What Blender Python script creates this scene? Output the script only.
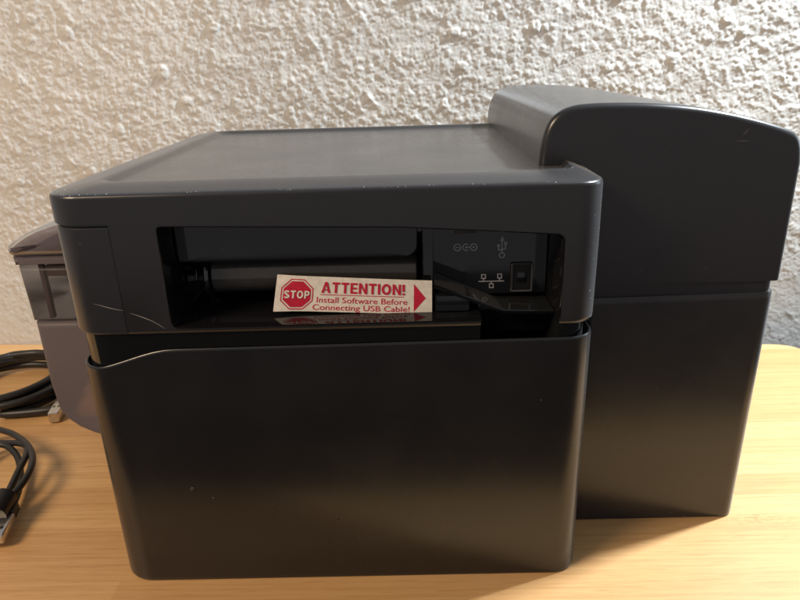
import bpy, bmesh, math, random
import numpy as np
from mathutils import Vector, Matrix
random.seed(4)
for o in list(bpy.data.objects): bpy.data.objects.remove(o)
S = bpy.context.scene
COL = S.collection

# ------------------------------------------------------------------ camera
FPX = 649.64
CR = Vector((0.99960207, 0.00288845, -0.02805974))      # image right
CD = Vector((-0.02525352, -0.35156458, -0.93582296))    # image down
CF = Vector((-0.01256789, 0.93615917, -0.35135174))     # forward
CP = Vector((0.16860655, -0.29035521, 0.27659536))
cd = bpy.data.cameras.new('camera'); cam = bpy.data.objects.new('camera', cd); COL.objects.link(cam)
m = Matrix.Identity(4)
for i in range(3):
    m[i][0] = CR[i]; m[i][1] = -CD[i]; m[i][2] = -CF[i]; m[i][3] = CP[i]
cam.matrix_world = m
cd.sensor_width = 36; cd.lens = FPX*36/800; cd.clip_start = .01; cd.clip_end = 50
cd.dof.use_dof = True; cd.dof.focus_distance = .345; cd.dof.aperture_fstop = 26
S.camera = cam
S.render.resolution_x = 1024; S.render.resolution_y = 768
# ------------------------------------------------------------------ world and lamps
w = bpy.data.worlds.new('World'); S.world = w; w.use_nodes = True
bg = w.node_tree.nodes['Background']; bg.inputs[0].default_value = (.90, .86, .88, 1); bg.inputs[1].default_value = .33
def area(name, loc, target, size, power, color):
    l = bpy.data.lights.new(name, 'AREA'); l.shape = 'DISK'; l.size = size; l.energy = power; l.color = color
    o = bpy.data.objects.new(name, l); COL.objects.link(o); o.location = loc
    o.rotation_euler = (Vector(target)-Vector(loc)).to_track_quat('-Z', 'Y').to_euler()
    return o
area('window_daylight', (.80, .215, .84), (.33, .12, .05), .065, 21.5, (.85, .94, 1))
area('window_glow', (1.25, .20, .42), (.3, .08, .15), .5, 2.4, (.74, .90, 1))
area('room_lamp', (-.62, -.50, .84), (.0, .08, .05), .40, 9.6, (1, .75, .50))
vs = S.view_settings
vs.view_transform = 'Standard'; vs.look = 'None'; vs.exposure = 0; vs.gamma = 1; vs.use_curve_mapping = False

# ------------------------------------------------------------------ helpers
def pix(u, v, axis, val):
    """point where the photograph's pixel meets the plane axis=val"""
    d = CF + CR*((u-400)/FPX) + CD*((v-300)/FPX)
    return CP + d*((val-CP[axis])/d[axis])
def mesh_obj(name, bm, mat, parent=None, angle=32, weighted=False):
    me = bpy.data.meshes.new(name)
    bmesh.ops.remove_doubles(bm, verts=bm.verts, dist=1e-6)
    bmesh.ops.recalc_face_normals(bm, faces=bm.faces)
    bm.to_mesh(me); bm.free()
    return finish(name, me, mat, parent, angle, weighted)
def finish(name, me, mat, parent=None, angle=32, weighted=False):
    me.polygons.foreach_set('use_smooth', [True]*len(me.polygons))
    me.set_sharp_from_angle(angle=math.radians(angle))
    o = bpy.data.objects.new(name, me); COL.objects.link(o)
    me.materials.clear(); me.materials.append(mat)
    if parent: o.parent = parent
    if weighted:
        md = o.modifiers.new('weighted', 'WEIGHTED_NORMAL'); md.keep_sharp = True; md.weight = 90
    return o
def rrect(x0, x1, y0, y1, r, n=10, ne=1):
    """rounded rectangle, anticlockwise from front left; r = radii fl, fr, br, bl"""
    if not hasattr(r, '__len__'): r = (r,)*4
    c = [(x0+r[0], y0+r[0], 180, r[0]), (x1-r[1], y0+r[1], 270, r[1]), (x1-r[2], y1-r[2], 0, r[2]), (x0+r[3], y1-r[3], 90, r[3])]
    P = []
    for k, (cx, cy, a0, rr) in enumerate(c):
        for i in range(n+1):
            a = math.radians(a0+90*i/n); P.append((cx+rr*math.cos(a), cy+rr*math.sin(a)))
        nx = c[(k+1) % 4]; a = math.radians(nx[2])
        q = (nx[0]+nx[3]*math.cos(a), nx[1]+nx[3]*math.sin(a)); p = P[-1]
        for i in range(1, ne): P.append((p[0]+(q[0]-p[0])*i/ne, p[1]+(q[1]-p[1])*i/ne))
    return P
def ins(box, r, d):
    if not hasattr(r, '__len__'): r = (r,)*4
    return (box[0]+d, box[1]-d, box[2]+d, box[3]-d), tuple(max(q-d, .0004) for q in r)
def loft(bm, rings, cap0=True, cap1=True):
    V = [[bm.verts.new(p) for p in R] for R in rings]
    n = len(V[0])
    for a, b in zip(V, V[1:]):
        for i in range(n):
            bm.faces.new((a[i], a[(i+1) % n], b[(i+1) % n], b[i]))
    if cap0: bm.faces.new(V[0][::-1])
    if cap1: bm.faces.new(V[-1])
    return V
def prism(box, r, prof, n=10, ne=1, zfun=None):
    """plan shape lofted through (inset, z) pairs"""
    bm = bmesh.new(); R = []
    for d, z in prof:
        b, rr = ins(box, r, d)
        P = rrect(*b, rr, n, ne)
        R.append([(x, y, z if zfun is None else zfun(x, y, z)) for x, y in P])
    loft(bm, R); return bm
def add_box(bm, x0, x1, y0, y1, z0, z1):
    v = [bm.verts.new((x, y, z)) for z in (z0, z1) for y in (y0, y1) for x in (x0, x1)]
    for f in ((0, 2, 3, 1), (4, 5, 7, 6), (0, 1, 5, 4), (2, 6, 7, 3), (0, 4, 6, 2), (1, 3, 7, 5)):
        bm.faces.new([v[i] for i in f])
def box_bm(*a, bevel=0, seg=2):
    bm = bmesh.new(); add_box(bm, *a)
    if bevel: bmesh.ops.bevel(bm, geom=bm.edges[:], offset=bevel, segments=seg, profile=.5, affect='EDGES')
    return bm
def offset_poly(P, d):
    n = len(P); out = []
    for i in range(n):
        a, b, c = Vector(P[i-1]), Vector(P[i]), Vector(P[(i+1) % n])
        e1 = (b-a).normalized(); e2 = (c-b).normalized()
        n1 = Vector((-e1.y, e1.x)); n2 = Vector((-e2.y, e2.x)); k = n1+n2
        k = k/max(.3, k.dot(n1)) if k.length > 1e-6 else n1
        out.append(tuple(b+k*d))
    return out
def extrude_y(P, y0, y1, bev, seg=5, back=.003):
    """XZ outline (anticlockwise seen from the front) run back along Y with rounded front edge"""
    bm = bmesh.new(); R = []
    def ring(d, y): return [(x, y, z) for x, z in offset_poly(P, d)]
    for i in range(seg+1):
        a = math.pi/2*i/seg; R.append(ring(bev*(1-math.sin(a)), y0+bev*(1-math.cos(a))))
    for i in range(3):
        a = math.pi/2*i/2; R.append(ring(back*(1-math.cos(a)), y1-back*(1-math.sin(a))))
    V = loft(bm, R, False, False)
    for ring_, f in ((V[0], False), (V[-1], True)):      # caps fanned from their middle
        c = Vector((0, 0, 0))
        for v in ring_: c += v.co
        c = bm.verts.new(c/len(ring_))
        for i in range(len(ring_)): bm.faces.new((ring_[i], ring_[(i+1) % len(ring_)], c))
    return bm
def boolean(o, bm, op='DIFFERENCE'):
    me = bpy.data.meshes.new('cut'); bmesh.ops.recalc_face_normals(bm, faces=bm.faces); bm.to_mesh(me); bm.free()
    c = bpy.data.objects.new('cut', me); COL.objects.link(c)
    md = o.modifiers.new('b', 'BOOLEAN'); md.operation = op; md.object = c; md.solver = 'EXACT'
    wn = [x for x in o.modifiers if x.type == 'WEIGHTED_NORMAL']
    for x in wn: o.modifiers.remove(x)
    dg = bpy.context.evaluated_depsgraph_get()
    new = bpy.data.meshes.new_from_object(o.evaluated_get(dg)); new.name = o.name
    o.modifiers.clear(); o.data = new
    bpy.data.objects.remove(c)
    new.polygons.foreach_set('use_smooth', [True]*len(new.polygons)); new.set_sharp_from_angle(angle=math.radians(32))
    md = o.modifiers.new('weighted', 'WEIGHTED_NORMAL'); md.keep_sharp = True; md.weight = 90
    return o
def catmull(P, n=10):
    out = []
    for i in range(len(P)-1):
        p0, p1, p2, p3 = P[max(i-1, 0)], P[i], P[i+1], P[min(i+2, len(P)-1)]
        for k in range(n):
            t = k/n
            out.append(.5*((2*p1)+(p2-p0)*t+(2*p0-5*p1+4*p2-p3)*t*t+(3*p1-p0-3*p2+p3)*t**3))
    out.append(P[-1]); return out
def tube(bm, P, r, n=10, flat=None):
    P = [Vector(p) for p in P]; rings = []
    up = Vector((0, 0, 1)); N = None
    for i, p in enumerate(P):
        t = (P[min(i+1, len(P)-1)]-P[max(i-1, 0)]).normalized()
        if N is None: N = t.cross(up) if abs(t.z) < .95 else t.cross(Vector((1, 0, 0)))
        N = (N-t*N.dot(t)).normalized(); B = t.cross(N)
        rr = r(i/(len(P)-1)) if callable(r) else r
        rings.append([p+N*(rr*math.cos(2*math.pi*k/n))+B*(rr*math.sin(2*math.pi*k/n)) for k in range(n)])
    loft(bm, rings)
def tag(o, label, cat, group=None):
    o['label'] = label; o['category'] = cat
    if group: o['group'] = group
    return o

# ------------------------------------------------------------------ materials
class M:
    def __init__(s, name):
        s.m = bpy.data.materials.new(name); s.m.use_nodes = True; s.t = s.m.node_tree; s.p = s.t.nodes['Principled BSDF']
        s.out = s.t.nodes['Material Output']; s.co = s.n('ShaderNodeTexCoord')
    def n(s, typ, **k):
        x = s.t.nodes.new(typ)
        for a, b in k.items(): setattr(x, a, b)
        return x
    def l(s, a, b): s.t.links.new(a, b)
    def set(s, **k):
        for a, b in k.items(): s.p.inputs[a.replace('_', ' ')].default_value = b
    def mapping(s, scale):
        x = s.n('ShaderNodeMapping'); x.inputs['Scale'].default_value = scale; s.l(s.co.outputs['Object'], x.inputs[0]); return x.outputs[0]
    def noise(s, vec, scale, detail=4, rough=.55, dist=0):
        x = s.n('ShaderNodeTexNoise'); s.l(vec, x.inputs['Vector'])
        x.inputs['Scale'].default_value = scale; x.inputs['Detail'].default_value = detail
        x.inputs['Roughness'].default_value = rough; x.inputs['Distortion'].default_value = dist; return x.outputs['Fac']
    def ramp(s, fac, *stops):
        x = s.n('ShaderNodeValToRGB'); s.l(fac, x.inputs[0]); e = x.color_ramp.elements
        while len(e) < len(stops): e.new(.5)
        for i, (p, c) in enumerate(stops):
            e[i].position = p; e[i].color = c if hasattr(c, '__len__') else (c, c, c, 1)
        return x.outputs[0]
    def mix(s, fac, a, b, mode='MIX'):
        x = s.n('ShaderNodeMix', data_type='RGBA', blend_type=mode)
        for i, v in ((0, fac), (6, a), (7, b)):
            if hasattr(v, 'is_output'): s.l(v, x.inputs[i])
            else: x.inputs[i].default_value = v
        return x.outputs[2]
    def math(s, op, a, b=0.0):
        x = s.n('ShaderNodeMath', operation=op)
        for i, v in enumerate((a, b)):
            if hasattr(v, 'is_output'): s.l(v, x.inputs[i])
            else: x.inputs[i].default_value = v
        return x.outputs[0]
    def bump(s, h, strength, dist):
        x = s.n('ShaderNodeBump'); x.inputs['Strength'].default_value = strength; x.inputs['Distance'].default_value = dist
        s.l(h, x.inputs['Height']); s.l(x.outputs[0], s.p.inputs['Normal']); return x
def plastic(name, base, rough, dust=1.0, grain=1.0, spec=.6):
    """moulded black plastic: fine spark texture, rubbed patches, lint and tiny chips"""
    a = M(name); ob = a.co.outputs['Object']
    n1 = a.noise(ob, 22, 3, .5); n2 = a.noise(ob, 1500, 3, .6)
    v = a.n('ShaderNodeTexVoronoi', feature='F1'); a.l(ob, v.inputs['Vector']); v.inputs['Scale'].default_value = 115; v.inputs['Randomness'].default_value = 1
    sep = a.n('ShaderNodeSeparateColor'); a.l(v.outputs['Color'], sep.inputs[0])
    rare = a.ramp(sep.outputs[0], (.86, 0), (.90, 1)); small = a.ramp(v.outputs['Distance'], (.030, 1), (.06, 0))
    speck = a.math('MULTIPLY', a.math('MULTIPLY', rare, small), .45*dust)
    film = a.math('MULTIPLY', a.ramp(n1, (.45, 0), (.75, 1)), .010*dust)
    c = a.mix(film, (*base, 1), (.32, .30, .28, 1)); c = a.mix(speck, c, (.5, .48, .44, 1))
    a.l(c, a.p.inputs['Base Color'])
    a.l(a.math('ADD', a.math('MULTIPLY', a.ramp(n1, (.25, 0), (.75, 1)), .09), rough-.045), a.p.inputs['Roughness'])
    a.set(**{'Specular IOR Level': spec, 'Sheen Weight': .15*dust, 'Sheen Roughness': .4})
    if grain: a.bump(n2, .08*grain, .0002)
    return a.m
PL = plastic('matte_black_plastic', (.014, .014, .0165), .28)
PL_SHADED = plastic('shaded_black_plastic', (.0075, .0075, .0085), .27, .6)  # same plastic as PL, the lower front's dimmer reflection put into its colour
PL2 = plastic('smooth_black_plastic', (.009, .009, .011), .24, .6, .6)
GL = plastic('glossy_black_plastic', (.005, .006, .007), .08, .35, 0)
GLS = plastic('polished_black_plastic', (.006, .006, .007), .045, .2, 0, 1.0)
def plain(name, c, rough, metal=0, spec=.5):
    a = M(name); a.set(Roughness=rough, Metallic=metal); a.set(**{'Specular IOR Level': spec})
    n = a.noise(a.co.outputs['Object'], 350, 3); k = a.ramp(n, (.3, .88), (.7, 1.08))
    a.l(a.mix(1.0, (*c, 1), k, 'MULTIPLY'), a.p.inputs['Base Color']); return a.m
RED = plain('label_red', (.62, .015, .05), .45)
CREAM = plain('label_paper', (.90, .83, .73), .5)
WHT = plain('print_white', (.86, .80, .72), .5)
PRT = plain('print_grey', (.42, .42, .44), .6)
STEEL = plain('nickel_plate', (.62, .60, .56), .28, 1)
SHIELD = plain('dull_steel', (.15, .14, .13), .42, 1)
CABLE = plain('cable_rubber', (.014, .013, .013), .42)
SCR = plain('bare_scratch', (.27, .255, .24), .6)
CHIP = plain('worn_edge', (.55, .55, .54), .55)
def smoke(name, tint, clear, diff, rough=.12):
    a = M(name); t = a.t; t.nodes.remove(a.p)
    tr = a.n('ShaderNodeBsdfTransparent'); tr.inputs[0].default_value = (*tint, 1)
    df = a.n('ShaderNodeBsdfPrincipled'); df.inputs['Base Color'].default_value = (*diff, 1); df.inputs['Roughness'].default_value = max(rough, .35); df.inputs['Specular IOR Level'].default_value = .3
    tl = a.n('ShaderNodeBsdfTranslucent'); tl.inputs[0].default_value = (*diff, 1)
    m1 = a.n('ShaderNodeMixShader'); m1.inputs[0].default_value = .45; a.l(df.outputs[0], m1.inputs[1]); a.l(tl.outputs[0], m1.inputs[2])
    m2 = a.n('ShaderNodeMixShader'); m2.inputs[0].default_value = clear; a.l(m1.outputs[0], m2.inputs[1]); a.l(tr.outputs[0], m2.inputs[2])
    gl = a.n('ShaderNodeBsdfGlossy'); gl.inputs['Roughness'].default_value = rough+.12; gl.inputs[0].default_value = (.5, .5, .5, 1)
    fr = a.n('ShaderNodeFresnel'); fr.inputs[0].default_value = 1.22
    m3 = a.n('ShaderNodeMixShader'); a.l(fr.outputs[0], m3.inputs[0]); a.l(m2.outputs[0], m3.inputs[1]); a.l(gl.outputs[0], m3.inputs[2])
    a.l(m3.outputs[0], a.out.inputs[0]); return a.m
SM1 = smoke('smoked_clear_plastic', (.97, .95, .95), .90, (.50, .44, .45))
SM2 = smoke('smoked_dark_plastic', (.80, .76, .78), .50, (.34, .30, .325), .3)
SM3 = smoke('smoked_lid_plastic', (.72, .68, .70), .45, (.25, .22, .235), .45)

def wall_mat():
    a = M('roughcast_plaster'); ob = a.co.outputs['Object']
    n = a.noise(ob, 9, 5, .6); f = a.noise(ob, 900, 4, .65)
    a.l(a.mix(a.ramp(n, (.3, 0), (.7, 1)), (.58, .575, .555, 1), (.66, .655, .635, 1)), a.p.inputs['Base Color'])
    a.set(Roughness=.92); a.set(**{'Specular IOR Level': .12}); a.bump(f, .30, .0006); return a.m
def bamboo():
    a = M('bamboo'); 
    strip = a.n('ShaderNodeTexBrick'); strip.offset = .37
    a.l(a.mapping((1, 1, 1)), strip.inputs['Vector'])
    for k, v in (('Scale', 1), ('Mortar Size', .0), ('Brick Width', .9), ('Row Height', .022), ('Bias', 0)): strip.inputs[k].default_value = v
    strip.inputs['Color1'].default_value = (0, 0, 0, 1); strip.inputs['Color2'].default_value = (1, 1, 1, 1)
    fib = a.noise(a.mapping((9, 430, 60)), 1, 7, .66, .2)
    fine = a.noise(a.mapping((55, 1500, 300)), 1, 3, .6)
    pore = a.noise(a.mapping((34, 1150, 90)), 1.0, 2, .5)
    broad = a.noise(a.mapping((1.6, 26, 10)), 1, 3, .5)
    c = a.mix(strip.outputs['Color'], (.57, .335, .142, 1), (.71, .455, .208, 1))
    c = a.mix(a.math('MULTIPLY', a.ramp(fib, (.38, 1), (.56, 0)), .42), c, (.40, .195, .065, 1))
    c = a.mix(a.math('MULTIPLY', a.ramp(fine, (.52, 0), (.74, 1)), .35), c, (.74, .50, .25, 1))
    c = a.mix(a.math('MULTIPLY', a.ramp(broad, (.35, 0), (.7, 1)), .25), c, (.50, .265, .095, 1))
    c = a.mix(a.math('MULTIPLY', a.ramp(pore, (.62, 0), (.67, 1)), .42), c, (.36, .17, .06, 1))
    # bamboo nodes: short rows of dark flecks across single strips
    v = a.n('ShaderNodeTexVoronoi', feature='F1'); a.l(a.mapping((7.5, 19, 0)), v.inputs['Vector']); v.inputs['Scale'].default_value = 1
    sep = a.n('ShaderNodeSeparateColor'); a.l(v.outputs['Color'], sep.inputs[0])
    near = a.ramp(v.outputs['Distance'], (.05, 1), (.20, 0)); rare = a.ramp(sep.outputs[0], (.70, 0), (.71, 1))
    fleck = a.ramp(a.noise(a.mapping((190, 700, 1)), 1, 3, .6, 1.2), (.50, 0), (.60, 1))
    k = a.math('MULTIPLY', a.math('MULTIPLY', near, rare), a.math('MULTIPLY', fleck, .6))
    c = a.mix(k, c, (.30, .15, .055, 1))
    a.l(c, a.p.inputs['Base Color']); a.set(Roughness=.42)
    a.l(a.ramp(fib, (.3, .5), (.7, .36)), a.p.inputs['Roughness'])
    a.bump(fib, .12, .0004); return a.m
BAM = bamboo()

# ------------------------------------------------------------------ setting: wall
def build_wall():
    dx = .00098; x0, x1, z0, z1 = -.50, .80, -.06, .46
    nx, nz = int((x1-x0)/dx), int((z1-z0)/dx); rng = np.random.default_rng(7)
    fx = np.fft.fftfreq(nx, dx)[None, :]; fz = np.fft.fftfreq(nz, dx)[:, None]; fr = np.hypot(fx, fz)+1e-9
    def band(lam, bw=.5, stretch=1.0, rot=0.0):
        c, s = math.cos(rot), math.sin(rot)
        f = np.hypot((fx*c+fz*s)*stretch, (-fx*s+fz*c)/stretch)+1e-9
        g = np.exp(-(np.log(f*lam))**2/(2*bw*bw))
        h = np.fft.ifft2(np.fft.fft2(rng.standard_normal((nz, nx)))*g).real
        return h/h.std()
    ss = lambda a, b, x: (lambda t: t*t*(3-2*t))(np.clip((x-a)/(b-a), 0, 1))
    h = .00045*ss(-.4, 1.6, band(.016, .45, 1.05, .7)) + .00025*band(.06, .5, 1.2, .6)
    X = x0+np.arange(nx)*dx; Z = z0+np.arange(nz)*dx
    # thrown plaster: tens of thousands of lumps of mixed size, thick in some places, thin in others
    dens = band(.035, .5); dens2 = band(.11, .5)
    lump = np.zeros_like(h); N = 115000
    cxs = rng.uniform(x0, x1, N); czs = rng.uniform(z0, z1, N); rs = .0008+.0020*rng.random(N)**2.6; es = rng.uniform(.78, 1.28, N); an = rng.normal(.75, .7, N); kk = rng.uniform(.25, .58, N); keep = rng.random(N)
    for cx, cz, r, e, a, k, kp in zip(cxs, czs, rs, es, an, kk, keep):
        ii = min(nx-1, int((cx-x0)/dx)); jj = min(nz-1, int((cz-z0)/dx)); dn = dens[jj, ii]*.3+dens2[jj, ii]*.22
        if kp > .78+dn: continue
        w_ = int(r*1.5/dx)+2; i0, i1 = max(0, ii-w_), min(nx, ii+w_+1); j0, j1 = max(0, jj-w_), min(nz, jj+w_+1)
        dxx = X[None, i0:i1]-cx; dzz = Z[j0:j1, None]-cz; c, s_ = math.cos(a), math.sin(a)
        d = np.hypot((dxx*c+dzz*s_)*e, (-dxx*s_+dzz*c)/e)/r
        b = (r*k*.92)*np.clip(1.15-d**2.2, 0, .8)
        sub = lump[j0:j1, i0:i1]; np.maximum(sub, b+.35*sub*(b > 0), out=sub)
    # soften
    fl_ = np.exp(-(fr*.0008)**2*2.2); lump = np.fft.ifft2(np.fft.fft2(lump)*fl_).real
    h += lump*.62 + .00007*band(.0045, .4) + .00006*band(.0030, .25)
    for _ in range(160):          # a few big flattened blobs
        cx, cz = rng.uniform(x0, x1), rng.uniform(z0, z1); r = rng.uniform(.0035, .0062)
        i0, i1 = np.searchsorted(X, (cx-r*1.7, cx+r*1.7)); j0, j1 = np.searchsorted(Z, (cz-r*1.7, cz+r*1.7))
        e = rng.uniform(.8, 1.25)
        d = np.hypot((X[None, i0:i1]-cx)*e, (Z[j0:j1, None]-cz)/e)/r
        h[j0:j1, i0:i1] += r*.24*ss(1.05, .55, d)
    # trowel ridges slanting down to the right
    for _ in range(60):
        cx, cz = rng.uniform(x0, x1), rng.uniform(z0, z1); a = -math.radians(rng.uniform(35, 62)); L = rng.uniform(.012, .032)
        i0, i1 = np.searchsorted(X, (cx-L, cx+L)); j0, j1 = np.searchsorted(Z, (cz-L, cz+L))
        U = (X[None, i0:i1]-cx)*math.cos(a)+(Z[j0:j1, None]-cz)*math.sin(a); V = -(X[None, i0:i1]-cx)*math.sin(a)+(Z[j0:j1, None]-cz)*math.cos(a)
        h[j0:j1, i0:i1] += 0.0008*np.exp(-(U/(L*.38))**2)*np.exp(-(V/.0019)**2)
    # worn smoother just above the desk
    k = (.35+.65*ss(.02, .16, Z))[:, None]
    h = h*k
    XX, ZZ = np.meshgrid(X, Z)
    YY = .343-h-.010*XX
    co = np.stack([XX, YY, ZZ], -1).reshape(-1, 3).astype(np.float32)
    i = np.arange(nx-1)[None, :]+nx*np.arange(nz-1)[:, None]
    q = np.stack([i, i+1, i+1+nx, i+nx], -1).reshape(-1, 4).astype(np.int32)
    me = bpy.data.meshes.new('wall'); me.vertices.add(len(co)); me.vertices.foreach_set('co', co.ravel())
    me.loops.add(q.size); me.loops.foreach_set('vertex_index', q.ravel())
    me.polygons.add(len(q)); me.polygons.foreach_set('loop_start', np.arange(0, q.size, 4, dtype=np.int32))
    me.polygons.foreach_set('loop_total', np.full(len(q), 4, np.int32)); me.update(calc_edges=True); me.validate()
    me.polygons.foreach_set('use_smooth', [True]*len(q))
    o = bpy.data.objects.new('wall', me); COL.objects.link(o); me.materials.append(wall_mat()); o['kind'] = 'structure'
build_wall()

bm = bmesh.new(); fv = [bm.verts.new(p) for p in ((-3, -2.6, -.74), (3.2, -2.6, -.74), (3.2, .36, -.74), (-3, .36, -.74))]; bm.faces.new(fv)  # added below the desk, out of view, to darken what the printer front reflects
fa = M('added_dark_floor'); fa.l(fa.ramp(fa.noise(fa.co.outputs['Object'], 6, 5), (.3, (.03, .022, .018, 1)), (.7, (.055, .04, .032, 1))), fa.p.inputs['Base Color']); fa.set(Roughness=.6)
mesh_obj('added_floor', bm, fa.m)['kind'] = 'structure'
# ------------------------------------------------------------------ desk
DX0, DX1, DY0, DY1 = -.62, .556, -.080, .330
def desk_y(x, y): return y-.058*x if y > .2 else y
bm = bmesh.new()
R = []
for d, z in ((.006, -.022), (.002, -.0208), (0, -.018), (0, -.004), (.0012, -.0012), (.004, 0)):
    b, rr = ins((DX0, DX1, DY0, DY1), .028, d)
    R.append([(x, desk_y(x, y), z) for x, y in rrect(*b, rr, 10, 6)])
loft(bm, R)
desk = mesh_obj('desk_top', bm, BAM, weighted=True)
tag(desk, 'pale bamboo desk top with fine grain and rounded corners under the printer', 'desk')

# ------------------------------------------------------------------ printer
W, D = .2605, .262
printer = bpy.data.objects.new('card_printer', None); COL.objects.link(printer)
tag(printer, 'black plastic desktop card printer with red warning label in its recess', 'printer')
bpy.context.view_layer.update()
def sstep(a, b, x):
    t = min(1, max(0, (x-a)/(b-a))); return t*t*(3-2*t)
MB = (0, W, 0, D); MR = (.019, .0135, .012, .015)

# lower shell with lip that drops in an S-curve at the left corner
def lip(x, y, z):
    if z < .1: return z
    return z - .1445 + .1345 + .0096*sstep(.006, .052, x) + .0019*x/W + (.0006*sstep(.0, .1, y))
low = prism(MB, MR, [(.0014, .0001), (.0005, .0003), (.0001, .0010), (0, .003), (-.0002, .07), (0, .1432), (.0002, .1440), (.0006, .1444), (.0011, .1444), (.0014, .1440), (.0016, .1425), (.0016, .120)], 12, 40, lip)
lower = mesh_obj('lower_shell', low, PL_SHADED, printer, weighted=True)
# neck band between the shells
neck = mesh_obj('neck_band', prism((.0030, W-.0040, .0019, D-.004), (.0175, .0125, .01, .01), [(0, .118), (0, .160)], 12, 1), GL, printer, weighted=True)
# upper shell with crowned rim and sunken top tray
OUT = [(0.004, .1524), (.0012, .1528), (.0003, .1538), (0, .1553), (-.0002, .19), (0, .2196), (.0003, .2208), (.0010, .2215), (.0024, .2219)]
IN0 = (.022, .250, .0195, D-.020); INR = .008
bm = bmesh.new(); R = []
for d, z in OUT:
    b, rr = ins(MB, MR, d); R.append([(x, y, z) for x, y in rrect(*b, rr, 12, 1)])
po = rrect(*ins(MB, MR, .0024)[0], ins(MB, MR, .0024)[1], 12, 1); pi_ = rrect(*IN0, INR, 12, 1)
for t, z in ((.15, .2224), (.35, .2231), (.6, .2239), (.85, .2245), (.97, .2245), (1.06, .2238), (1.18, .2226), (1.30, .2220)):
    R.append([(a[0]+(b[0]-a[0])*t, a[1]+(b[1]-a[1])*t, z) for a, b in zip(po, pi_)])
loft(bm, R)
upper = mesh_obj('upper_shell', bm, PL, printer)
OX0, OX1, OZ0, OZ1 = .0535, .2418, .1556, .2068
OW = .197   # x where the opening steps down to the lip of the lower shell
def xz_prism(P, y0, y1):
    bm = bmesh.new(); loft(bm, [[(x, y0, z) for x, z in P], [(x, y1, z) for x, z in P]]); return bm
RC = rrect(OX0, OX1, OZ0, OZ1, (.0034, .001, .0034, .0024), 6, 5)
RC = [(x, z-(float(np.interp(x, (OX0, .172, OX1), (0, .0034, .0088))) if z > .198 else 0)) for x, z in RC]   # top edge falls to the right
boolean(upper, xz_prism(RC, -.02, .072))
boolean(upper, box_bm(.2035, .2416, -.02, .05, .150, .170))
boolean(neck, box_bm(.2035, .2416, -.02, .05, .10, .170))
boolean(neck, box_bm(OX0-.003, OX1+.001, -.02, .07, .1530, .170))
# corner flap cut out of the left corner
boolean(upper, box_bm(-.02, .0318, -.02, .062, .14, .2080))
fl = mesh_obj('corner_flap', prism(MB, MR, [(.0035, .1525), (.0012, .1529), (.0005, .1539), (.0005, .2055), (.0008, .2063), (.0016, .2068)], 12, 1), PL, printer)
boolean(fl, box_bm(-.02, .0313, -.02, .0615, .15, .21), 'INTERSECT')
core = mesh_obj('flap_backing', prism((.002, .034, .002, .064), (.017, .003, .003, .003), [(0, .154), (0, .2079)], 10, 1), GL, printer)

# glossy recess
rec = bpy.data.objects.new  # (constructor shorthand)
bm = bmesh.new()
def quad(bm, *P): bm.faces.new([bm.verts.new(p) for p in P])
DP = .060
# liner: a thick glossy frame around the opening, open at the front
outl = offset_poly(RC, -.0022)
ringf = [(x, -.0003, z) for x, z in offset_poly(RC, .0002)]
ring_i = [(x, .0006, z) for x, z in offset_poly(RC, .0007)]
ring_b = [(x, DP, z) for x, z in offset_poly(RC, .0009)]
ring_o = [(x, DP+.001, z) for x, z in outl]; ring_o2 = [(x, .002, z) for x, z in outl]; ring_o3 = [(x, .0006, z) for x, z in offset_poly(RC, -.00015)]
loft(bm, [ring_o, ring_o2, ring_o3, ringf, ring_i, ring_b])
liner = mesh_obj('recess_liner', bm, GLS, printer, weighted=False)
boolean(liner, box_bm(.2040, .2412, -.02, .048, .150, .166))
for md in list(liner.modifiers): liner.modifiers.remove(md)
# divider wall and upper back panel of the left bay
mesh_obj('divider_wall', box_bm(pix(422.5, 250, 1, .0165).x, pix(433.3, 250, 1, .0165).x, .0165, DP-.001, OZ0+.0012, OZ1-.0012, bevel=.0006), GL, printer, weighted=True)
P = rrect(OX0+.0012, .1742, .1832, OZ1-.0012, (.002, .0065, .002, .002), 6)
mesh_obj('back_panel', extrude_y(P, .0175, .050, .0012, 3), GL, printer, weighted=True)
P = rrect(OX0+.0012, .1748, OZ0+.0011, .1835, .0008, 2)
mesh_obj('inner_back', extrude_y(P, .0505, .058, .0005, 2), GL, printer, weighted=True)
# roller with end flange, sleeve and shaft
def cyl_x(bm, x0, x1, y, z, r, n=32, bev=.0006):
    R = []
    for x, rr in ((x0, r-bev), (x0+bev, r), (x1-bev, r), (x1, r-bev)):
        R.append([(x, y+rr*math.cos(2*math.pi*k/n), z+rr*math.sin(2*math.pi*k/n)) for k in range(n)])
    loft(bm, R)
RY, RZ = .0300, .1735
bm = bmesh.new(); cyl_x(bm, .0690, .1735, RY, RZ, .0092)
roller = mesh_obj('feed_roller', bm, plain('roller_rubber', (.045, .042, .04), .12), printer)
bm = bmesh.new(); cyl_x(bm, .0655, .0680, RY, RZ, .0112, 36, .0009); mesh_obj('flange', bm, GLS, roller)
bm = bmesh.new(); cyl_x(bm, .0550, .0655, RY, RZ-.002, .0042, 20); mesh_obj('shaft', bm, GL, roller)
bm = bmesh.new(); cyl_x(bm, .0610, .0624, RY, RZ, .0086, 28, .0005); mesh_obj('collar', bm, GLS, roller)

# right bay: port panel, ledge, lower pocket
PY = .030
P = rrect(.1812, OX1-.0012, .1585, OZ1-.0011, .0008, 2)
panel = mesh_obj('port_panel', extrude_y(P, PY, PY+.012, .0006, 2), GL, printer, weighted=True)
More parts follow.
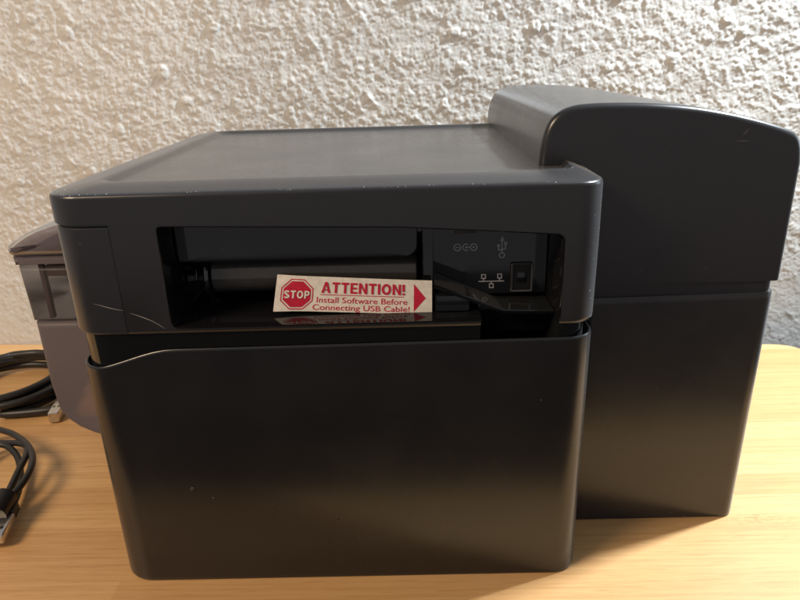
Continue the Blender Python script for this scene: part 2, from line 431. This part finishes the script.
# ledge whose front edge falls to the right then runs level
def lp(u, v, y): return pix(u, v, 1, y)
fe = [lp(434.2, 284.2, .010), lp(504, 309.5, .010), lp(560.5, 309.8, .010)]; be = [lp(433.8, 271.6, PY-.0006), lp(494, 296, PY-.0006), lp(549, 296.6, PY-.0006)]
fe[2].x = be[2].x = .2406; fe[0].x = max(fe[0].x, .1806); be[0].x = max(be[0].x, .1806)
bm = bmesh.new(); th = Vector((0, 0, -.0022)); dn_ = Vector((0, -.0005, -.0005))
rows = [be, fe, [p+dn_ for p in fe], [p+th for p in fe], [p+th for p in be]]
G = [[bm.verts.new(p) for p in r] for r in rows]
for a_, b_ in zip(G, G[1:]+G[:1]):
    for k in range(2): bm.faces.new((a_[k], a_[k+1], b_[k+1], b_[k]))
for k in (0, 2): bm.faces.new([r[k] for r in G])
mesh_obj('sloped_ledge', bm, GL, printer, angle=20)
mesh_obj('latch_block', box_bm(.1822, .1990, .0105, .026, .1568, .1652, bevel=.0008), GL, printer, weighted=True)
mesh_obj('pocket_back', box_bm(.2040, .2410, .022, .0405, .1405, .1560, bevel=.0006), GL, printer, weighted=True)
mesh_obj('moulding_notch', box_bm(.1910, .2010, .0008, .004, .1992, .2012, bevel=.0003), plain('notch_black', (.003, .003, .003), .5), printer)
# USB socket: dull steel shell round a dark mouth
a = pix(511, 263, 1, PY-.0008); b = pix(532, 291, 1, PY-.0008)
ux0, ux1, uz0, uz1 = a.x, b.x, b.z, a.z
bm = bmesh.new(); P = rrect(ux0, ux1, uz0, uz1, .0009, 4); Q = offset_poly(P, .0011)
loft(bm, [[(x, PY+.002, z) for x, z in P], [(x, PY-.0016, z) for x, z in P], [(x, PY-.0018, z) for x, z in offset_poly(P, .0003)], [(x, PY-.0016, z) for x, z in Q], [(x, PY+.002, z) for x, z in Q]], False, False)
usb = mesh_obj('usb_socket', bm, SHIELD, printer)
mesh_obj('socket_mouth', box_bm(ux0+.0012, ux1-.0012, PY-.0007, PY+.0015, uz0+.0012, uz1-.0012), plain('socket_black', (.002, .002, .002), .6), usb)
mesh_obj('socket_tongue', box_bm(ux0+.0032, ux1-.0032, PY-.0012, PY+.0010, uz0+.0050, uz1-.0050, bevel=.0003), GL, usb)
# printed port symbols, flat on the panel
IY = PY-.00025
def ribbon(P, t, closed=False):
    n = len(P); L = []; Rr = []
    for i in range(n):
        p = Vector(P[i]); a = Vector(P[i-1]) if (i or closed) else None; b = Vector(P[(i+1) % n]) if (i < n-1 or closed) else None
        e1 = (p-a).normalized() if a is not None else (b-p).normalized(); e2 = (b-p).normalized() if b is not None else e1
        n1 = Vector((-e1.y, e1.x)); k = n1+Vector((-e2.y, e2.x)); k = k/k.dot(n1)*t/2; L.append(p+k); Rr.append(p-k)
    m_ = n if closed else n-1
    return [[L[i], L[(i+1) % n], Rr[(i+1) % n], Rr[i]] for i in range(m_)]
layer = [0]
def stroke(bm, pts, wd, closed=False):
    layer[0] = (layer[0]+1) % 9
    for q in ribbon(pts, wd, closed): bm.faces.new([bm.verts.new((v.x, IY-layer[0]*.00002, v.y)) for v in q])
def ip(u, v): q = pix(u, v, 1, IY); return (q.x, q.z)
def circ(u, v, r, a0=0, a1=360, n=20):
    return [ip(u+r*math.cos(math.radians(a0+(a1-a0)*k/n)), v+r*math.sin(math.radians(a0+(a1-a0)*k/n))) for k in range(n+(0 if a1-a0 == 360 else 1))]
LW = .00055
bm = bmesh.new()
stroke(bm, circ(457.4, 247.4, 3.3), LW, True); stroke(bm, [ip(455.8, 247.4), ip(459, 247.4)], LW)
stroke(bm, circ(466.2, 247.2, 3.3, 50, 310), LW); stroke(bm, circ(466.4, 247.2, .8), LW*.9, True); stroke(bm, [ip(466.4, 247.2), ip(470.3, 247.1)], LW)
stroke(bm, circ(473.6, 247, 3.3), LW, True); stroke(bm, circ(473.6, 247, .7), LW*.8, True)
mesh_obj('power_symbol', bm, PRT, panel)
bm = bmesh.new()
stroke(bm, circ(501.8, 255, 2.5), LW, True); stroke(bm, [ip(501.8, 252.3), ip(502.2, 240)], LW)
stroke(bm, [ip(500.8, 240.5), ip(502.3, 237.4), ip(503.6, 240.3)], LW, True)
stroke(bm, [ip(502, 250), ip(498.6, 250), ip(498.6, 246.5)], LW); stroke(bm, circ(498.5, 245.3, 1), LW, True)
stroke(bm, [ip(502, 249), ip(505.2, 249), ip(505.4, 244.6)], LW); stroke(bm, [ip(504.5, 242.2), ip(506.6, 242.2), ip(506.6, 244.2), ip(504.5, 244.2)], LW, True)
mesh_obj('usb_symbol', bm, PRT, panel)
bm = bmesh.new()
stroke(bm, [ip(478.5, 281.4), ip(504, 280.8)], LW)
for (u, v, s) in ((483.5, 276.4, 1), (499.6, 276, 1), (491.3, 285.6, -1)):
    stroke(bm, [ip(u-1.9, v-1.9), ip(u+1.9, v-1.9), ip(u+1.9, v+1.9), ip(u-1.9, v+1.9)], LW, True); stroke(bm, [ip(u, v+1.9*s), ip(u, v+4.8*s)], LW)
mesh_obj('network_symbol', bm, PRT, panel)

# warning label standing in the recess
TL, TR, BR, BL = [pix(*q  , 1, .0122) for q in ((277, 275.3), (432, 280.6), (432, 314), (273.6, 310.6))]
def lab(u, v, off=0.0):
    top = TL.lerp(TR, u); bot = BL.lerp(BR, u); p = top.lerp(bot, v)
    y = .0122 - .0022*math.exp(-(u/.10)**2)*(v-.4) + .00025*math.sin(u*5+1)
    return (p.x, y-off, p.z+.0004*math.sin(u*6.5)*math.sin(math.pi*v)*0)
bm = bmesh.new(); nu, nv = 40, 6
rc = .012
for off in (.00018, -.00018):
    g = [[bm.verts.new(lab(i/nu, j/nv, off)) for j in range(nv+1)] for i in range(nu+1)]
    for i in range(nu):
        for j in range(nv): bm.faces.new((g[i][j], g[i+1][j], g[i+1][j+1], g[i][j+1]))
    if off > 0: g0 = g
bd = [(i, 0) for i in range(nu)]+[(nu, j) for j in range(nv)]+[(i, nv) for i in range(nu, 0, -1)]+[(0, j) for j in range(nv, 0, -1)]
for k in range(len(bd)):
    a, b = bd[k], bd[(k+1) % len(bd)]; bm.faces.new((g0[a[0]][a[1]], g0[b[0]][b[1]], g[b[0]][b[1]], g[a[0]][a[1]]))
label = mesh_obj('warning_label', bm, CREAM, printer, angle=50)
label['label'] = 'cream paper warning label with red stop sign and red lettering'
ASP = (TR-TL).length/(((TL-BL).length+(TR-BR).length)/2)
def flat_poly(name, polys, mat, off):
    bm = bmesh.new()
    for P in polys: bm.faces.new([bm.verts.new(lab(u, v, off)) for u, v in P])
    bmesh.ops.recalc_face_normals(bm, faces=bm.faces)
    o = mesh_obj(name, bm, mat, label); o.data.polygons.foreach_set('use_smooth', [False]*len(o.data.polygons)); return o
def lettering(txt, u0, u1, v0, v1, mat, off, bold=0.0, name='lettering'):
    c = bpy.data.curves.new('t', 'FONT'); c.body = txt; c.offset = bold; c.resolution_u = 4
    o = bpy.data.objects.new('t', c); COL.objects.link(o)
    dg = bpy.context.evaluated_depsgraph_get(); me = bpy.data.meshes.new_from_object(o.evaluated_get(dg))
    bpy.data.objects.remove(o)
    me.name = name
    xs = [v.co.x for v in me.vertices]; ys = [v.co.y for v in me.vertices]
    x0, x1 = min(xs), max(xs); y1 = max(ys); y0 = 0 if min(ys) < -.05 else min(ys)
    for v in me.vertices:
        u = u0+(v.co.x-x0)/(x1-x0)*(u1-u0); t = v1-(v.co.y-y0)/(y1-y0)*(v1-v0)
        v.co = lab(u, t, off)
    return finish(name, me, mat, label)
def octo(r, cu=.138, cv=.515):
    return [(cu+r*math.cos(math.radians(22.5+45*k))/ASP, cv+r*math.sin(math.radians(22.5+45*k))) for k in range(8)]
o1, o2 = octo(.465), octo(.435)
flat_poly('stop_outline', [[o1[k], o1[(k+1) % 8], o2[(k+1) % 8], o2[k]] for k in range(8)], RED, .0003)
oc = [octo(.395*k/4) for k in (1, 2, 3, 4)]
flat_poly('stop_octagon', [oc[0]]+[[b[k], b[(k+1) % 8], a[(k+1) % 8], a[k]] for a, b in zip(oc, oc[1:]) for k in range(8)], RED, .0003)
def rect(x0, x1, y0, y1): return [(x0, y0), (x1, y0), (x1, y1), (x0, y1)]
def ell(cx, cy, rx, ry, a0, a1, n=14): return [(cx+rx*math.cos(math.radians(a0+(a1-a0)*i/n)), cy+ry*math.sin(math.radians(a0+(a1-a0)*i/n))) for i in range(n+1)]
def glyph(ch, t):
    if ch == 'T': return .62, [rect(0, .62, 1-t, 1), rect(.31-t/2, .31+t/2, 0, 1-t)]
    if ch == 'I': return t, [rect(0, t, 0, 1)]
    if ch == '!': return t, [[(0, .32), (t, .32), (t*1.05, 1), (-t*.05, 1)], rect(0, t, 0, t*1.0)]
    if ch == 'E': return .56, [rect(0, t, 0, 1), rect(t, .56, 0, t*.95), rect(t, .52, .5-t*.42, .5+t*.42), rect(t, .55, 1-t*.95, 1)]
    if ch == 'N': return .68, [rect(0, t, 0, 1), rect(.68-t, .68, 0, 1), [(t, 1), (t, 1-t*1.75), (.68-t, 0), (.68-t, t*1.75)]]
    if ch == 'A':
        k = t*1.06
        return .74, [[(0, 0), (k, 0), (.37, .78), (.37, 1), (.37-k*.52, 1)], [(.74, 0), (.74-k, 0), (.37, .78), (.37, 1), (.37+k*.52, 1)], [(.278, .21), (.462, .21), (.398, .36), (.342, .36)]]
    if ch == 'O': return .76, ribbon(ell(.38, .5, .38-t/2, .51-t/2, 0, 360, 28)[:-1], t, True)
    if ch == 'P': return .62, [rect(0, t, 0, 1)]+ribbon([(t, 1-t/2), (.33, 1-t/2)]+ell(.33, .68, .29-t/2, .32-t/2, 80, -80, 10)+[(.33, .36+t/2), (t, .36+t/2)], t*.98)
    if ch == 'S': return .64, ribbon(ell(.32, .735, .245, .265-t/2, 20, 265, 14)+ell(.32, .265, .255, .265-t/2, 85, -160, 14), t)
def blocks(txt, u0, u1, v0, v1, mat, off, t, gap):
    x = 0; F = []
    for ch in txt:
        wd, P = glyph(ch, t); F += [[(px+x, py) for px, py in q] for q in P]; x += wd+gap
    x -= gap
    flat_poly('lettering', [[(u0+a/x*(u1-u0), v1-b*(v1-v0)) for a, b in q] for q in F], mat, off)
blocks('STOP', .057, .219, .405, .625, WHT, .00055, .20, .13)
blocks('ATTENTION!', .292, .825, .135, .445, RED, .00045, .19, .115)
flat_poly('underline', [[(.287+.0535*k, .492), (.3405+.0535*k, .492), (.3405+.0535*k, .512), (.287+.0535*k, .512)] for k in range(10)], RED, .0003)
lettering('Install Software Before', .266, .843, .565, .735, RED, .0003, .006)
lettering('Connecting USB Cable!', .243, .858, .785, .945, RED, .0003, .006)
flat_poly('arrow', [[(.884, .11), (.960, .52), (.884, .93)]], RED, .0003)

# right-hand block: lower cover, neck, rounded upper cover
BX0, BX1, BY0 = .2372, .3712, .0440
BB = (BX0+.03, BX1, BY0, D); BR_ = (.004, .0085, .012, .004)
def taper(x, y, z):
    return z
bm = bmesh.new(); R = []
for d, z in [(.0014, .0001), (.0005, .0003), (.0001, .0010), (0, .003), (0, .145), (.0002, .1476), (.0008, .1488), (.0018, .1491), (.0026, .1484), (.0028, .140)]:
    b, rr = ins(BB, BR_, d); k = (1-min(1, z/.149))*.0012
    R.append([(x - k*sstep(.30, BX1, x), y, z+.0012*(x-.26)/.11*(1 if z > .1 else 0)) for x, y in rrect(*b, rr, 10, 8)])
loft(bm, R)
mesh_obj('lower_cover', bm, PL, printer, weighted=True)
mesh_obj('cover_neck', prism(BB, BR_, [(.0017, .130), (.0017, .165)], 10), PL, printer, weighted=True)
top = [(.3700, .2280), (.3672, .2338), (.3610, .2372), (.3500, .2408), (.3400, .2436), (.3280, .2464), (.3150, .2488), (.3000, .2506), (.2850, .2517), (.2700, .2521), (.2600, .2519), (.2535, .2512), (.2480, .2494), (.2440, .2466), (.2412, .2430), (.2394, .2385), (.2382, .2330), (.2376, .2280)]
P = [(BX0, .1530)]+[(BX1-.0048+.0048*math.sin(math.radians(a)), .1530+.0048-.0048*math.cos(math.radians(a))) for a in (0, 22, 45, 68, 90)]+[(BX1, .2200)]+top+[(BX0, .2200)]
# denser smooth outline
V2 = catmull([Vector(p) for p in P[6:]], 3)
P = P[:6]+[tuple(v) for v in V2]
ubm = extrude_y(P, BY0, D+.006, .0036, 6, .006)
bmesh.ops.bisect_plane(ubm, geom=ubm.verts[:]+ubm.edges[:]+ubm.faces[:], plane_co=(0, 0, .1568), plane_no=(0, 0, -1), clear_outer=True)
bmesh.ops.holes_fill(ubm, edges=[e for e in ubm.edges if e.is_boundary])
uc = mesh_obj('upper_cover', ubm, PL, printer, weighted=True)

# scratches and worn spots on the black plastic, slivers lying on the surface
def sliver(name, pts, wd, mat, parent, y):
    bm = bmesh.new(); n = len(pts); L = []; Rr = []
    for i, p in enumerate(pts):
        a = Vector(pts[max(i-1, 0)]); b = Vector(pts[min(i+1, n-1)]); t = (b-a).normalized(); k = wd*math.sin(math.pi*(i+.25)/(n-.5))*random.uniform(.6, 1.1)
        yy = y(p[0]) if callable(y) else y
        L.append(bm.verts.new((p[0]-t.y*k, yy, p[1]+t.x*k))); Rr.append(bm.verts.new((p[0]+t.y*k, yy, p[1]-t.x*k)))
    for i in range(n-1): bm.faces.new((L[i], L[i+1], Rr[i+1], Rr[i]))
    return mesh_obj(name, bm, mat, parent)
def front_y(d):      # outer skin of the rounded left corner
    r = MR[0]
    return lambda x: (d if x > r else r-math.sqrt(max(1e-9, (r-d)**2-(r-x)**2)))-.00012
def fp(u, v): q = pix(u, v, 1, 0.0); return (q.x, q.z)
pts = [fp(*q) for q in ((92, 304), (99, 305.5), (106, 307.5), (113, 309.3), (119, 310.3), (123.5, 311.2))]
sliver('scratch', pts, .00028, SCR, fl, front_y(.0005))
pts = [fp(*q) for q in ((130, 313), (137, 315), (145, 317.8), (153, 321), (160, 325), (166, 329))]
sliver('scratch', pts, .00024, SCR, upper, -.00035)
def bp(u, v): q = pix(u, v, 1, BY0); return (q.x, q.z)
sliver('scratch', [bp(736, 141), (bp(742, 140.8)), bp(749, 141)], .00013, SCR, uc, BY0-.0001)
sliver('scratch', [bp(743, 135), (bp(746, 132)), bp(749, 128.5)], .00011, SCR, uc, BY0-.0001)
def tp(u, v, z): q = pix(u, v, 2, z); return q
def chips(name, spots, mat, parent):
    for (p, r, nrm) in spots:
        bm = bmesh.new(); n = Vector(nrm).normalized(); t = n.orthogonal().normalized(); b = n.cross(t); k = random.randint(5, 7)
        bm.faces.new([bm.verts.new(Vector(p)+n*.00015+(t*math.cos(6.283*i/k)+b*math.sin(6.283*i/k)*random.uniform(.4, 1))*r*random.uniform(.6, 1.2)) for i in range(k)])
        mesh_obj(name, bm, mat, parent)
rim = []
for x in (.012, .021, .024, .026, .033, .074, .112, .121, .150, .168, .176, .1795, .199, .204, .232, .236):
    rim.append(((x, random.uniform(.0004, .0030), .2217), random.uniform(.00018, .0005), (0, -.35, 1)))
for z in (.2135, .2092, .2060, .2030, .2026, .1985, .1952, .1926, .1880, .1845, .1803, .1762, .1735, .1690, .1648):
    a = math.radians(random.uniform(15, 55)); r = MR[1]
    rim.append(((W-r+(r+.0002)*math.cos(a), r-(r+.0002)*math.sin(a), z), random.uniform(.00012, .0004), (math.cos(a), -math.sin(a), 0)))
for x in (.0085, .010, .0115, .0155): rim.append(((x, random.uniform(.006, .011), .2228), random.uniform(.0002, .0004), (0, 0, 1)))
for k in range(26):
    x = random.choice((.02, .028, .07, .115, .17, .178, .2, .235))+random.gauss(0, .007); rim.append(((x, random.uniform(.0003, .0024), .2216), random.uniform(.00008, .00026), (0, -.5, 1)))
chips('rim_chip', rim, CHIP, upper)

MARK = plain('dull_smudge', (.06, .058, .048), .5)
chips('smudge', [(Vector((*fp(192, 488), 0)).xzy-Vector((0, .0004, 0)), .0016, (0, -1, 0)), (Vector((*fp(338, 520), 0)).xzy-Vector((0, .0004, 0)), .0007, (0, -1, 0))], MARK, lower)
bp2 = lambda u, v: pix(u, v, 1, BY0)-Vector((0, .0002, 0))
chips('smudge', [(bp2(657, 388), .0011, (0, -1, 0)), (bp2(716, 397), .0008, (0, -1, 0))], MARK, uc)
# ------------------------------------------------------------------ smoked card hopper on the far left side (part of the printer)
HY0, HY1 = .130, .235
hop = bpy.data.objects.new('card_hopper', None); COL.objects.link(hop); hop.parent = printer
def hp(u, v): q = pix(u, v, 1, HY0); return (q.x, q.z)
def shell_y(P, y0, y1, t, bev=.004):
    """hollow tub: outer outline run in Y, open on top is left to the lid"""
    return extrude_y(P, y0, y1, bev, 4, bev)
HXL = -.0975; HXR = .0045
low_out = [(HXR, .1085), (HXL+.0030, .1085), (HXL+.0030, .060), (-.0925, .038), (-.0885, .0305), (-.080, .0225), (-.070, .0170), (-.058, .0125), (-.040, .0095), (HXR, .0080)]
low_out = low_out[::-1][:]          # anticlockwise seen from the front
def ccw(P):
    s = sum(P[i-1][0]*P[i][1]-P[i][0]*P[i-1][1] for i in range(len(P))); return P if s > 0 else P[::-1]
mesh_obj('hopper_base', extrude_y(ccw(low_out), HY0, HY1, .005, 4, .005), SM2, hop)
up_out = ccw([(HXR, .1090), (HXL+.0018, .1090), (HXL, .1500), (HXR, .1500)])
bin_ = mesh_obj('hopper_bin', extrude_y(up_out, HY0-.0006, HY1+.0006, .006, 4, .006), SM1, hop)
mesh_obj('hopper_rim', extrude_y(ccw([(HXR, .1503), (HXL-.0010, .1503), (HXL-.0016, .1568), (HXR, .1568)]), HY0-.0012, HY1+.001, .005, 4, .005), SM2, hop)
lid = [(HXR, .1570), (HXL-.0005, .1570), (HXL-.0030, .1585), (HXL-.0036, .1615), (HXL-.0020, .1650), (-.0935, .1684), (-.0870, .1722), (-.0780, .1757), (-.0660, .1790), (-.0450, .1822), (-.020, .1838), (HXR, .1843)]
mesh_obj('hopper_lid', extrude_y(ccw(lid), HY0-.003, HY1+.002, .007, 5, .007), SM3, hop)
DK = plain('hopper_inside', (.045, .032, .032), .4)
mesh_obj('card_weight', box_bm(-.0815, .002, HY0+.006, HY0+.050, .1405, .1485, bevel=.001), DK, bin_)
bm = bmesh.new(); add_box(bm, -.0850, -.0822, HY0+.005, HY0+.009, .110, .1495); mesh_obj('guide_rib', bm, DK, bin_)
bm = bmesh.new(); loft(bm, [[(-.089, HY0+.06, .1095), (-.004, HY0+.06, .141), (-.004, HY0+.06, .1095)], [(-.089, HY0+.064, .1095), (-.004, HY0+.064, .141), (-.004, HY0+.064, .1095)]])
mesh_obj('card_ramp', bm, SM2, bin_)

# ------------------------------------------------------------------ cables
def px3(u, v, z): return pix(u, v, 2, z)
def cable_obj(name, pts, r, parent, n=8):
    bm = bmesh.new(); tube(bm, catmull([Vector(p) for p in pts], n), r, 12); return mesh_obj(name, bm, CABLE, parent, 60)
coil = bpy.data.objects.new('coiled_cable', None); COL.objects.link(coil)
tag(coil, 'thick black cable coiled on the desk beside the smoked hopper with metal plug', 'cable')
def arc(cx, cy, rx, ry, z0, z1, a0, a1, n=14):
    return [Vector((cx+rx*math.cos(math.radians(a0+(a1-a0)*i/n)), cy+ry*math.sin(math.radians(a0+(a1-a0)*i/n)), z0+(z1-z0)*i/n)) for i in range(n+1)]
pts = []
for k in range(60):
    a = math.radians(-20+k*26.5); t = k/59; r = .0462+.0085*math.sin(k*.47+.4)
    pts.append(Vector((-.199+.006*math.sin(k*.21)+r*1.02*math.cos(a), .226+r*math.sin(a)*1.03, .0045+.0085*sstep(.25, .5, t)+.0055*sstep(.62, .95, t))))
pts = [px3(61, 404, .0055), px3(50, 410, .005)]+pts[2+10:]
cable_obj('cord', pts, .0034, coil)
thin = [Vector((-.04, .292, .003)), Vector((-.11, .301, .003)), Vector((-.165, .309, .003)), px3(46, 354, .003), px3(30, 352.8, .003), px3(14, 354, .003), px3(0, 357.5, .003), Vector((-.275, .290, .003)), Vector((-.31, .27, .003)), Vector((-.34, .235, .003)), Vector((-.35, .19, .003))]
thin_c = bpy.data.objects.new('thin_cable', None); COL.objects.link(thin_c)
tag(thin_c, 'thin black cable looping on the desk at the foot of the wall', 'cable')
cable_obj('cord', thin, .0028, thin_c)
# metal plug lying by the hopper
def plug(name, p, q, wd, ht, mat, parent):
    p, q = Vector(p), Vector(q); t = (q-p).normalized(); s = t.cross(Vector((0, 0, 1))).normalized(); u = s.cross(t)
    bm = bmesh.new(); R = []
    for k, d in ((0, .0004), (.04, 0), (.96, 0), (1, .0005)):
        c = p.lerp(q, k); P = rrect(-wd/2+d, wd/2-d, -ht/2+d, ht/2-d, .0008, 3); R.append([tuple(c+s*a+u*b) for a, b in P])
    loft(bm, R); o = mesh_obj(name, bm, mat, parent)
    for sg in (-1, 1):
        bm = bmesh.new(); c = p.lerp(q, .62)+s*wd*.22*sg+u*(ht/2+.0001)
        bm.faces.new([bm.verts.new(c+t*a*.0012+s*b*.0010) for a, b in ((-1, -1), (1, -1), (1, 1), (-1, 1))]); mesh_obj('plug_slot', bm, CABLE, o)
    return o
a, b = px3(64, 400, .006), px3(53.5, 418, .0055)
plug('plug', a, b, .0085, .0090, STEEL, coil)
sm = plain('plug_boot', (.02, .018, .018), .45)
plug('plug_boot', px3(68, 390, .007), px3(64.3, 399.5, .006), .0105, .0100, sm, coil)

usbc = bpy.data.objects.new('bundled_cable', None); COL.objects.link(usbc)
tag(usbc, 'thin black cable bundled in loops with silver rectangular plug on the desk', 'cable')
L = [(2, 521, .010), (9, 510, .010), (15, 500, .008), (19, 488, .008), (20.5, 472, .010), (18, 458, .014), (10, 448, .018), (0, 444.5, .020), (-14, 447, .020), (-28, 462, .016), (-30, 485, .012), (-18, 503, .012), (-4, 508, .015),
     (4, 500, .017), (11, 487, .020), (19, 470, .024), (26, 456, .026), (27, 447, .026), (20, 443.5, .024), (8, 443, .020), (-8, 444, .016), (-22, 455, .012), (-26, 478, .010), (-14, 500, .012), (0, 503, .018),
     (10, 497, .022), (22, 484, .026), (30, 470, .028), (32.5, 457, .028), (28, 446, .028), (18, 437, .026), (6, 431.5, .024), (-8, 430, .020), (-30, 440, .014), (-44, 470, .008), (-38, 500, .006), (-20, 512, .008)]
cable_obj('cord', [px3(q[0], q[1], q[2]*.62+.001) for q in L], .0023, usbc)
bm = bmesh.new(); tube(bm, [px3(-6, 516, .014), px3(-2, 509, .015), px3(2, 502, .016), px3(5, 496, .017)], .0074, 14); mesh_obj('tie_wrap', bm, CABLE, usbc)
plug('plug_boot', px3(12, 506, .009), px3(7, 517, .009), .0085, .0075, sm, usbc)
plug('plug', px3(6.8, 517.2, .009), px3(-6, 541, .0075), .0105, .0062, STEEL, usbc)
